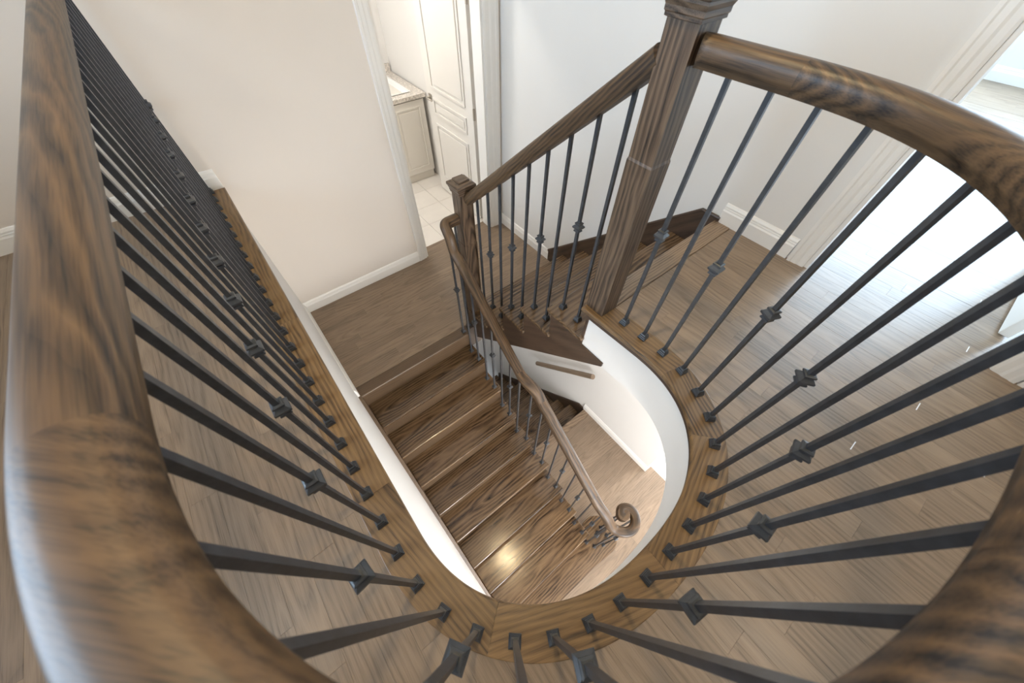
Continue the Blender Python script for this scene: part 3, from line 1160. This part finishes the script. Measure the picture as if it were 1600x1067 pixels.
cuts = [0, near_i((-0.18, 0.262)), near_i((0.255, -0.22)), near_i((0.80, -0.11)), near_i((0.995, 0.30)), len(pathr) - 1]
for a, b in zip(cuts, cuts[1:]):
    ro = sweep('rail_section', pathr, RP, W_RAIL, ring, rng=(a, b))
    if a:
        A, B = pathr[a], pathr[b]
        ang = math.atan2(B[1] - A[1], B[0] - A[0])
        ca, sa = math.cos(-ang), math.sin(-ang)
        at = ro.data.attributes['gp']
        for i_, v_ in enumerate(ro.data.vertices):
            at.data[i_].vector = (v_.co.x * ca - v_.co.y * sa, v_.co.x * sa + v_.co.y * ca, v_.co.z - rz)

# ---- balustrade of the upper flight
b2 = tag(empty('balustrade'), 'sloping oak rail with black iron balusters between the two newel posts', 'balustrade')
X2 = 0.985
H2 = 0.912


def rail2(y):
    return slope2(y) + H2


sweep('rail_section', [(X2, 0.626 + (1.634 - 0.626) * i / 12, rail2(0.626 + (1.634 - 0.626) * i / 12)) for i in range(13)], RP, W_RAIL, b2)
i = 0
y = 0.683
cache = {}
while y < 1.60:
    k = min(6, int(math.floor((y - YN2) / G2)) + 1)
    z = -k * R2
    h = rail2(y) - 0.030 - z
    me = cache.setdefault(round(h, 2), bar_mesh(h + 0.006))
    baluster(b2, me, (0.992, y, z), 0, (0.50 if i % 2 == 1 else None))
    y += G2 / 2
    i += 1

# ---- balustrade of the lower flight
b3 = tag(empty('balustrade'), 'oak stair rail ending in a volute above the lower flight', 'balustrade')


def xr1(y):
    t = min(max((0.90 - y) / 0.16, 0), 1)
    t = t * t * (3 - 2 * t)
    return 0.822 + 0.040 * t + 0.010 * min(max((0.7 - y) / 0.7, 0), 1)


H1 = 0.905


def rail1(y):
    return slope1(y) + H1


def cr(pts, k=8):
    """Catmull-Rom through points"""
    P = [Vector(p) for p in pts]
    P = [P[0] * 2 - P[1]] + P + [P[-1] * 2 - P[-2]]
    out = []
    for i in range(1, len(P) - 2):
        for j in range(k):
            t = j / k
            a, b, c, d = P[i - 1], P[i], P[i + 1], P[i + 2]
            out.append(0.5 * ((2 * b) + (c - a) * t + (2 * a - 5 * b + 4 * c - d) * t * t + (3 * b - a - 3 * c + d) * t ** 3))
    out.append(P[-2])
    return out


# gooseneck: level from the landing post, a turn, then down into the slope
goose = cr([(0.926, 1.692, -0.118), (0.885, 1.692, -0.118), (0.848, 1.690, -0.119), (0.828, 1.676, -0.124), (0.822, 1.652, -0.140), (0.822, 1.632, -0.175), (0.822, 1.618, -0.225), (0.822, 1.596, -0.272), (0.822, 1.560, rail1(1.560)), (0.822, 1.53, rail1(1.53))], 6)
sweep('gooseneck', goose, RP, W_RAIL, b3, upright=False)
ys = [1.53 - (1.53 - 0.92) * i / 10 for i in range(11)]
sweep('rail_section', [(xr1(y), y, rail1(y)) for y in ys], RP, W_RAIL, b3)
ys = [0.92 - (0.92 - 0.72) * i / 14 for i in range(15)]
sweep('rail_fitting', [(xr1(y), y, rail1(y) + 0.012 * math.sin(PI * (0.92 - y) / 0.2)) for y in ys], RP, W_RAIL, b3, scale=[1.0 + 0.17 * (0.92 - y) / 0.2 + 0.07 * math.sin(PI * (0.92 - y) / 0.2) for y in ys])
ys = [0.72 - (0.72 - 0.08) * i / 12 for i in range(13)]
sweep('rail_section', [(xr1(y), y, rail1(y)) for y in ys], RP, W_RAIL, b3, scale=1.17)
VZ = -1.845
vol = [(xr1(0.08), 0.08, rail1(0.08)), (xr1(0.0) + 0.001, 0.0, rail1(0.0)), (0.884, -0.085, rail1(-0.085) + 0.004), (0.900, -0.165, VZ + 0.025), (0.940, -0.235, VZ + 0.004), (1.000, -0.272, VZ), (1.068, -0.262, VZ), (1.112, -0.212, VZ), (1.108, -0.155, VZ), (1.066, -0.126, VZ), (1.033, -0.148, VZ), (1.034, -0.172, VZ)]
sweep('volute', cr(vol, 7), RP, W_RAIL, b3, scale=1.17)
bm = bmesh.new()
bmesh.ops.create_cone(bm, cap_ends=True, segments=28, radius1=0.050, radius2=0.050, depth=0.066)
bm_obj('volute_eye', bm, W_RAIL, b3, 'X', bevel=0.006, loc=(1.040, -0.158, VZ + 0.0))
i = 0
cache = {}
for y in (1.665,):
    h = -0.118 - 0.03 - ZL
    baluster(b3, bar_mesh(h), (0.826, 1.659, ZL), 0, 0.50)
    baluster(b3, bar_mesh(h), (0.900, 1.690, ZL), 0, None)
y = 1.567
while y > -0.10:
    k = max(1, min(9, int(math.floor((YN1 - y) / G1)) + 1))
    z = ZL - k * R1
    h = rail1(y) - 0.030 - z
    me = cache.setdefault(round(h, 2), bar_mesh(h + 0.006))
    baluster(b3, me, (xr1(y) + 0.006, y, z), 0, 0.50 if i % 2 == 1 else None)
    y -= G1 / 2
    i += 1
z9 = ZL - 9 * R1
for n_, (x, y) in enumerate(((0.893, -0.150), (0.930, -0.225), (1.010, -0.270), (1.100, -0.235), (1.105, -0.150), (1.042, -0.160))):
    baluster(b3, bar_mesh(VZ - 0.028 - z9), (x, y, z9), 0.6 * n_, 0.50 if n_ % 2 == 0 else None)

# ---- short wall rail over the basement steps
wr = tag(empty('wall_handrail'), 'short round ended oak handrail fixed to the pale wall above basement steps', 'handrail')
rp2 = [(0.029 * math.cos(2 * PI * i / 16), 0.031 * math.sin(2 * PI * i / 16)) for i in range(16)]
ya, za, yb_, zb = 1.812, -2.935, 0.955, -2.150
sweep('rail', [(XR - 0.065, ya + (yb_ - ya) * i / 8, za + (zb - za) * i / 8) for i in range(9)], rp2, W_FLOOR, wr)
for t in (0.14, 0.88):
    yy, zz = ya + (yb_ - ya) * t, za + (zb - za) * t
    br = sweep('bracket', cr([(XR - 0.002, yy, zz - 0.075), (XR - 0.030, yy, zz - 0.070), (XR - 0.058, yy, zz - 0.055), (XR - 0.065, yy, zz - 0.022)], 5), [(0.006 * math.cos(2 * PI * i / 8), 0.006 * math.sin(2 * PI * i / 8)) for i in range(8)], NICKEL, wr, up=(0, 1, 0))

# ------------------------------------------------------------------ doors
def panel_rect(bm, x, y0, y1, z0, z1, sgn, t=0.006, w_=0.022):
    """raised moulding frame on a door face lying in the plane x"""
    for a, b, c, d in ((y0, y1, z0, z0 + w_), (y0, y1, z1 - w_, z1), (y0, y0 + w_, z0 + w_, z1 - w_), (y1 - w_, y1, z0 + w_, z1 - w_)):
        box_bm(bm, min(x, x + sgn * t), max(x, x + sgn * t), a, b, c, d)


d1 = struct(empty('door_1'), 'white panelled bathroom door standing open', 'door')
XD = 1.848
boxo('leaf', (XD, XD + 0.036, 2.852, 3.655, ZL + 0.012, ZL + 2.02), DOORM, d1, bevel=0.002, seg=1)
for z0, z1 in ((0.19, 0.76), (0.84, 0.985), (1.065, 1.90)):
    bm = bmesh.new()
    panel_rect(bm, XD, 2.965, 3.542, ZL + z0, ZL + z1, -1, 0.010, 0.020)
    bm_obj('panel_moulding', bm, DOORM, d1, bevel=0.002)
    boxo('panel', (XD - 0.008, XD, 3.005, 3.502, ZL + z0 + 0.04, ZL + z1 - 0.04), DOORM, d1, bevel=0.0055, seg=1)
hd = boxo('handle_rose', (XD - 0.010, XD, 3.565, 3.615, ZL + 0.955, ZL + 1.005), NICKEL, d1, bevel=0.004)
sweep('lever', cr([(XD - 0.006, 3.59, ZL + 0.98), (XD - 0.040, 3.59, ZL + 0.98), (XD - 0.052, 3.575, ZL + 0.98), (XD - 0.052, 3.48, ZL + 0.982)], 5), [(0.008 * math.cos(2 * PI * i / 10), 0.008 * math.sin(2 * PI * i / 10)) for i in range(10)], NICKEL, d1)
for z in (0.25, 1.0, 1.75):
    boxo('hinge', (XD - 0.004, XD + 0.012, 2.838, 2.853, ZL + z, ZL + z + 0.09), NICKEL, d1)
d2 = struct(empty('door_2'), 'cream bedroom door standing open past its doorway', 'door')
boxo('leaf', (2.245, 3.03, -0.632, -0.595, 0.010, 2.03), DOORM, d2, bevel=0.002, seg=1)
for z0, z1 in ((0.19, 0.76), (0.84, 0.985), (1.065, 1.90)):
    boxo('panel', (2.36, 2.92, -0.595, -0.590, z0, z1), DOORM, d2, bevel=0.003, seg=1)

# ------------------------------------------------------------------ bathroom vanity
VY, VX0, VX1, VZT = 3.935, 1.14, 1.935, -0.292
va = tag(empty('vanity_cabinet'), 'ivory vanity cabinet with raised panel doors in the bathroom', 'cabinet')
boxo('body', (VX0, VX1, VY + 0.012, 4.70, ZL + 0.09, VZT - 0.001), CABM, va, bevel=0.002, seg=1)
boxo('toe_kick', (VX0 + 0.005, VX1 - 0.005, VY + 0.030, 4.68, ZL - 0.001, ZL + 0.09), CABM, va)
for x0, x1 in ((1.145, 1.535), (1.540, 1.930)):
    dr = boxo('door', (x0, x1, VY - 0.006, VY + 0.012, ZL + 0.10, VZT - 0.012), CABM, va, bevel=0.002, seg=1)
    bm = bmesh.new()
    z0, z1 = ZL + 0.16, VZT - 0.072
    a, b = x0 + 0.055, x1 - 0.055
    for q in ((a, b, z0, z0 + 0.014), (a, b, z1 - 0.014, z1), (a, a + 0.014, z0 + 0.014, z1 - 0.014), (b - 0.014, b, z0 + 0.014, z1 - 0.014)):
        box_bm(bm, q[0], q[1], VY - 0.012, VY - 0.006, q[2], q[3])
    bm_obj('panel_moulding', bm, CABM, dr, bevel=0.002)
    boxo('raised_panel', (a + 0.03, b - 0.03, VY - 0.010, VY - 0.006, z0 + 0.03, z1 - 0.03), CABM, dr, bevel=0.003, seg=1)
SX0, SX1, SY0, SY1 = 1.28, 1.835, 4.03, 4.56
ct = tag(empty('countertop'), 'speckled beige stone countertop on the vanity cabinet', 'countertop')
boxes('slab', [(VX0 - 0.01, SX0, VY - 0.02, 4.715, VZT, VZT + 0.036), (SX1, VX1 + 0.022, VY - 0.02, 4.715, VZT, VZT + 0.036), (SX0, SX1, VY - 0.02, SY0, VZT, VZT + 0.036), (SX0, SX1, SY1, 4.715, VZT, VZT + 0.036)], GRAN, ct)
boxes('backsplash', [(VX0 - 0.01, VX1 + 0.022, 4.70, 4.716, VZT + 0.036, VZT + 0.11)], GRAN, ct)
# basin: open bowl with a rim
bm = bmesh.new()
prof_b = [(0.012, 0.006), (0.0, 0.006), (-0.012, 0.002), (-0.03, -0.05), (-0.10, -0.075)]
rings = []
for d_, z in prof_b:
    rings.append([bm.verts.new((x, y, VZT + 0.036 + z)) for x, y in ((SX0 - d_, SY0 - d_), (SX1 + d_, SY0 - d_), (SX1 + d_, SY1 + d_), (SX0 - d_, SY1 + d_))])
for a, b in zip(rings, rings[1:]):
    for j in range(4):
        k = (j + 1) % 4
        bm.faces.new((a[j], a[k], b[k], b[j]))
bm.faces.new(rings[-1])
sk_ = bm_obj('sink', bm, PORC)
tag(sk_, 'white rectangular sink set into the stone countertop', 'sink')

# ------------------------------------------------------------------ lamps (above the frame; the steps mirror the hall lamp)
lamp = tag(empty('ceiling_lamp', (0.40, 0.52, CEIL)), 'warm round ceiling lamp above the stair opening', 'lamp')
bm = bmesh.new()
bmesh.ops.create_cone(bm, cap_ends=True, segments=28, radius1=0.09, radius2=0.10, depth=0.03)
bm_obj('lamp_base', bm, NICKEL, lamp, loc=(0, 0, -0.015))
bm = bmesh.new()
bmesh.ops.create_uvsphere(bm, u_segments=28, v_segments=12, radius=0.07)
for v in bm.verts:
    v.co.z *= 0.55
bm_obj('shade', bm, GLASSL, lamp, smooth=True, loc=(0, 0, -0.075))
for lx, ly, lz, ltext in ((-1.45, 0.9, CEIL, 'added round fill lamp by the hall window'), (1.35, -1.5, CEIL, 'added round fill lamp before the bedroom doorway'), (1.15, 3.45, 1.4, 'added round fill lamp on the bathroom ceiling')):  # unseen lamps added to brighten the hall and the bathroom
    l2 = tag(empty('ceiling_lamp', (lx, ly, lz)), ltext, 'lamp', 'added fill lamps')
    bm = bmesh.new()
    bmesh.ops.create_cone(bm, cap_ends=True, segments=28, radius1=0.15, radius2=0.16, depth=0.03)
    bm_obj('lamp_base', bm, NICKEL, l2, loc=(0, 0, -0.015))
    bm = bmesh.new()
    bmesh.ops.create_uvsphere(bm, u_segments=28, v_segments=12, radius=0.145)
    for v in bm.verts:
        v.co.z *= 0.35
    bm_obj('shade', bm, GLASSL3 if lz < 2 else GLASSL2, l2, smooth=True, loc=(0, 0, -0.045))

# unseen lamps added to brighten the wall under the upper flight and basement steps
for pos_, text_ in (((1.15, -0.95, -0.32), 'added fill lamp set in the ceiling under the upper hall floor'), ((1.45, 2.15, ZL - 0.26), 'added fill lamp under the landing above the basement steps')):
  l3 = tag(empty('ceiling_lamp', pos_), text_, 'lamp')
  bm = bmesh.new()
  bmesh.ops.create_cone(bm, cap_ends=True, segments=28, radius1=0.12, radius2=0.12, depth=0.02)
  bm_obj('lamp_base', bm, NICKEL, l3, loc=(0, 0, -0.010))
  bm = bmesh.new()
  bmesh.ops.create_uvsphere(bm, u_segments=28, v_segments=12, radius=0.11)
  for v in bm.verts:
      v.co.z *= 0.30
  bm_obj('shade', bm, GLASSL2, l3, smooth=True, loc=(0, 0, -0.028))
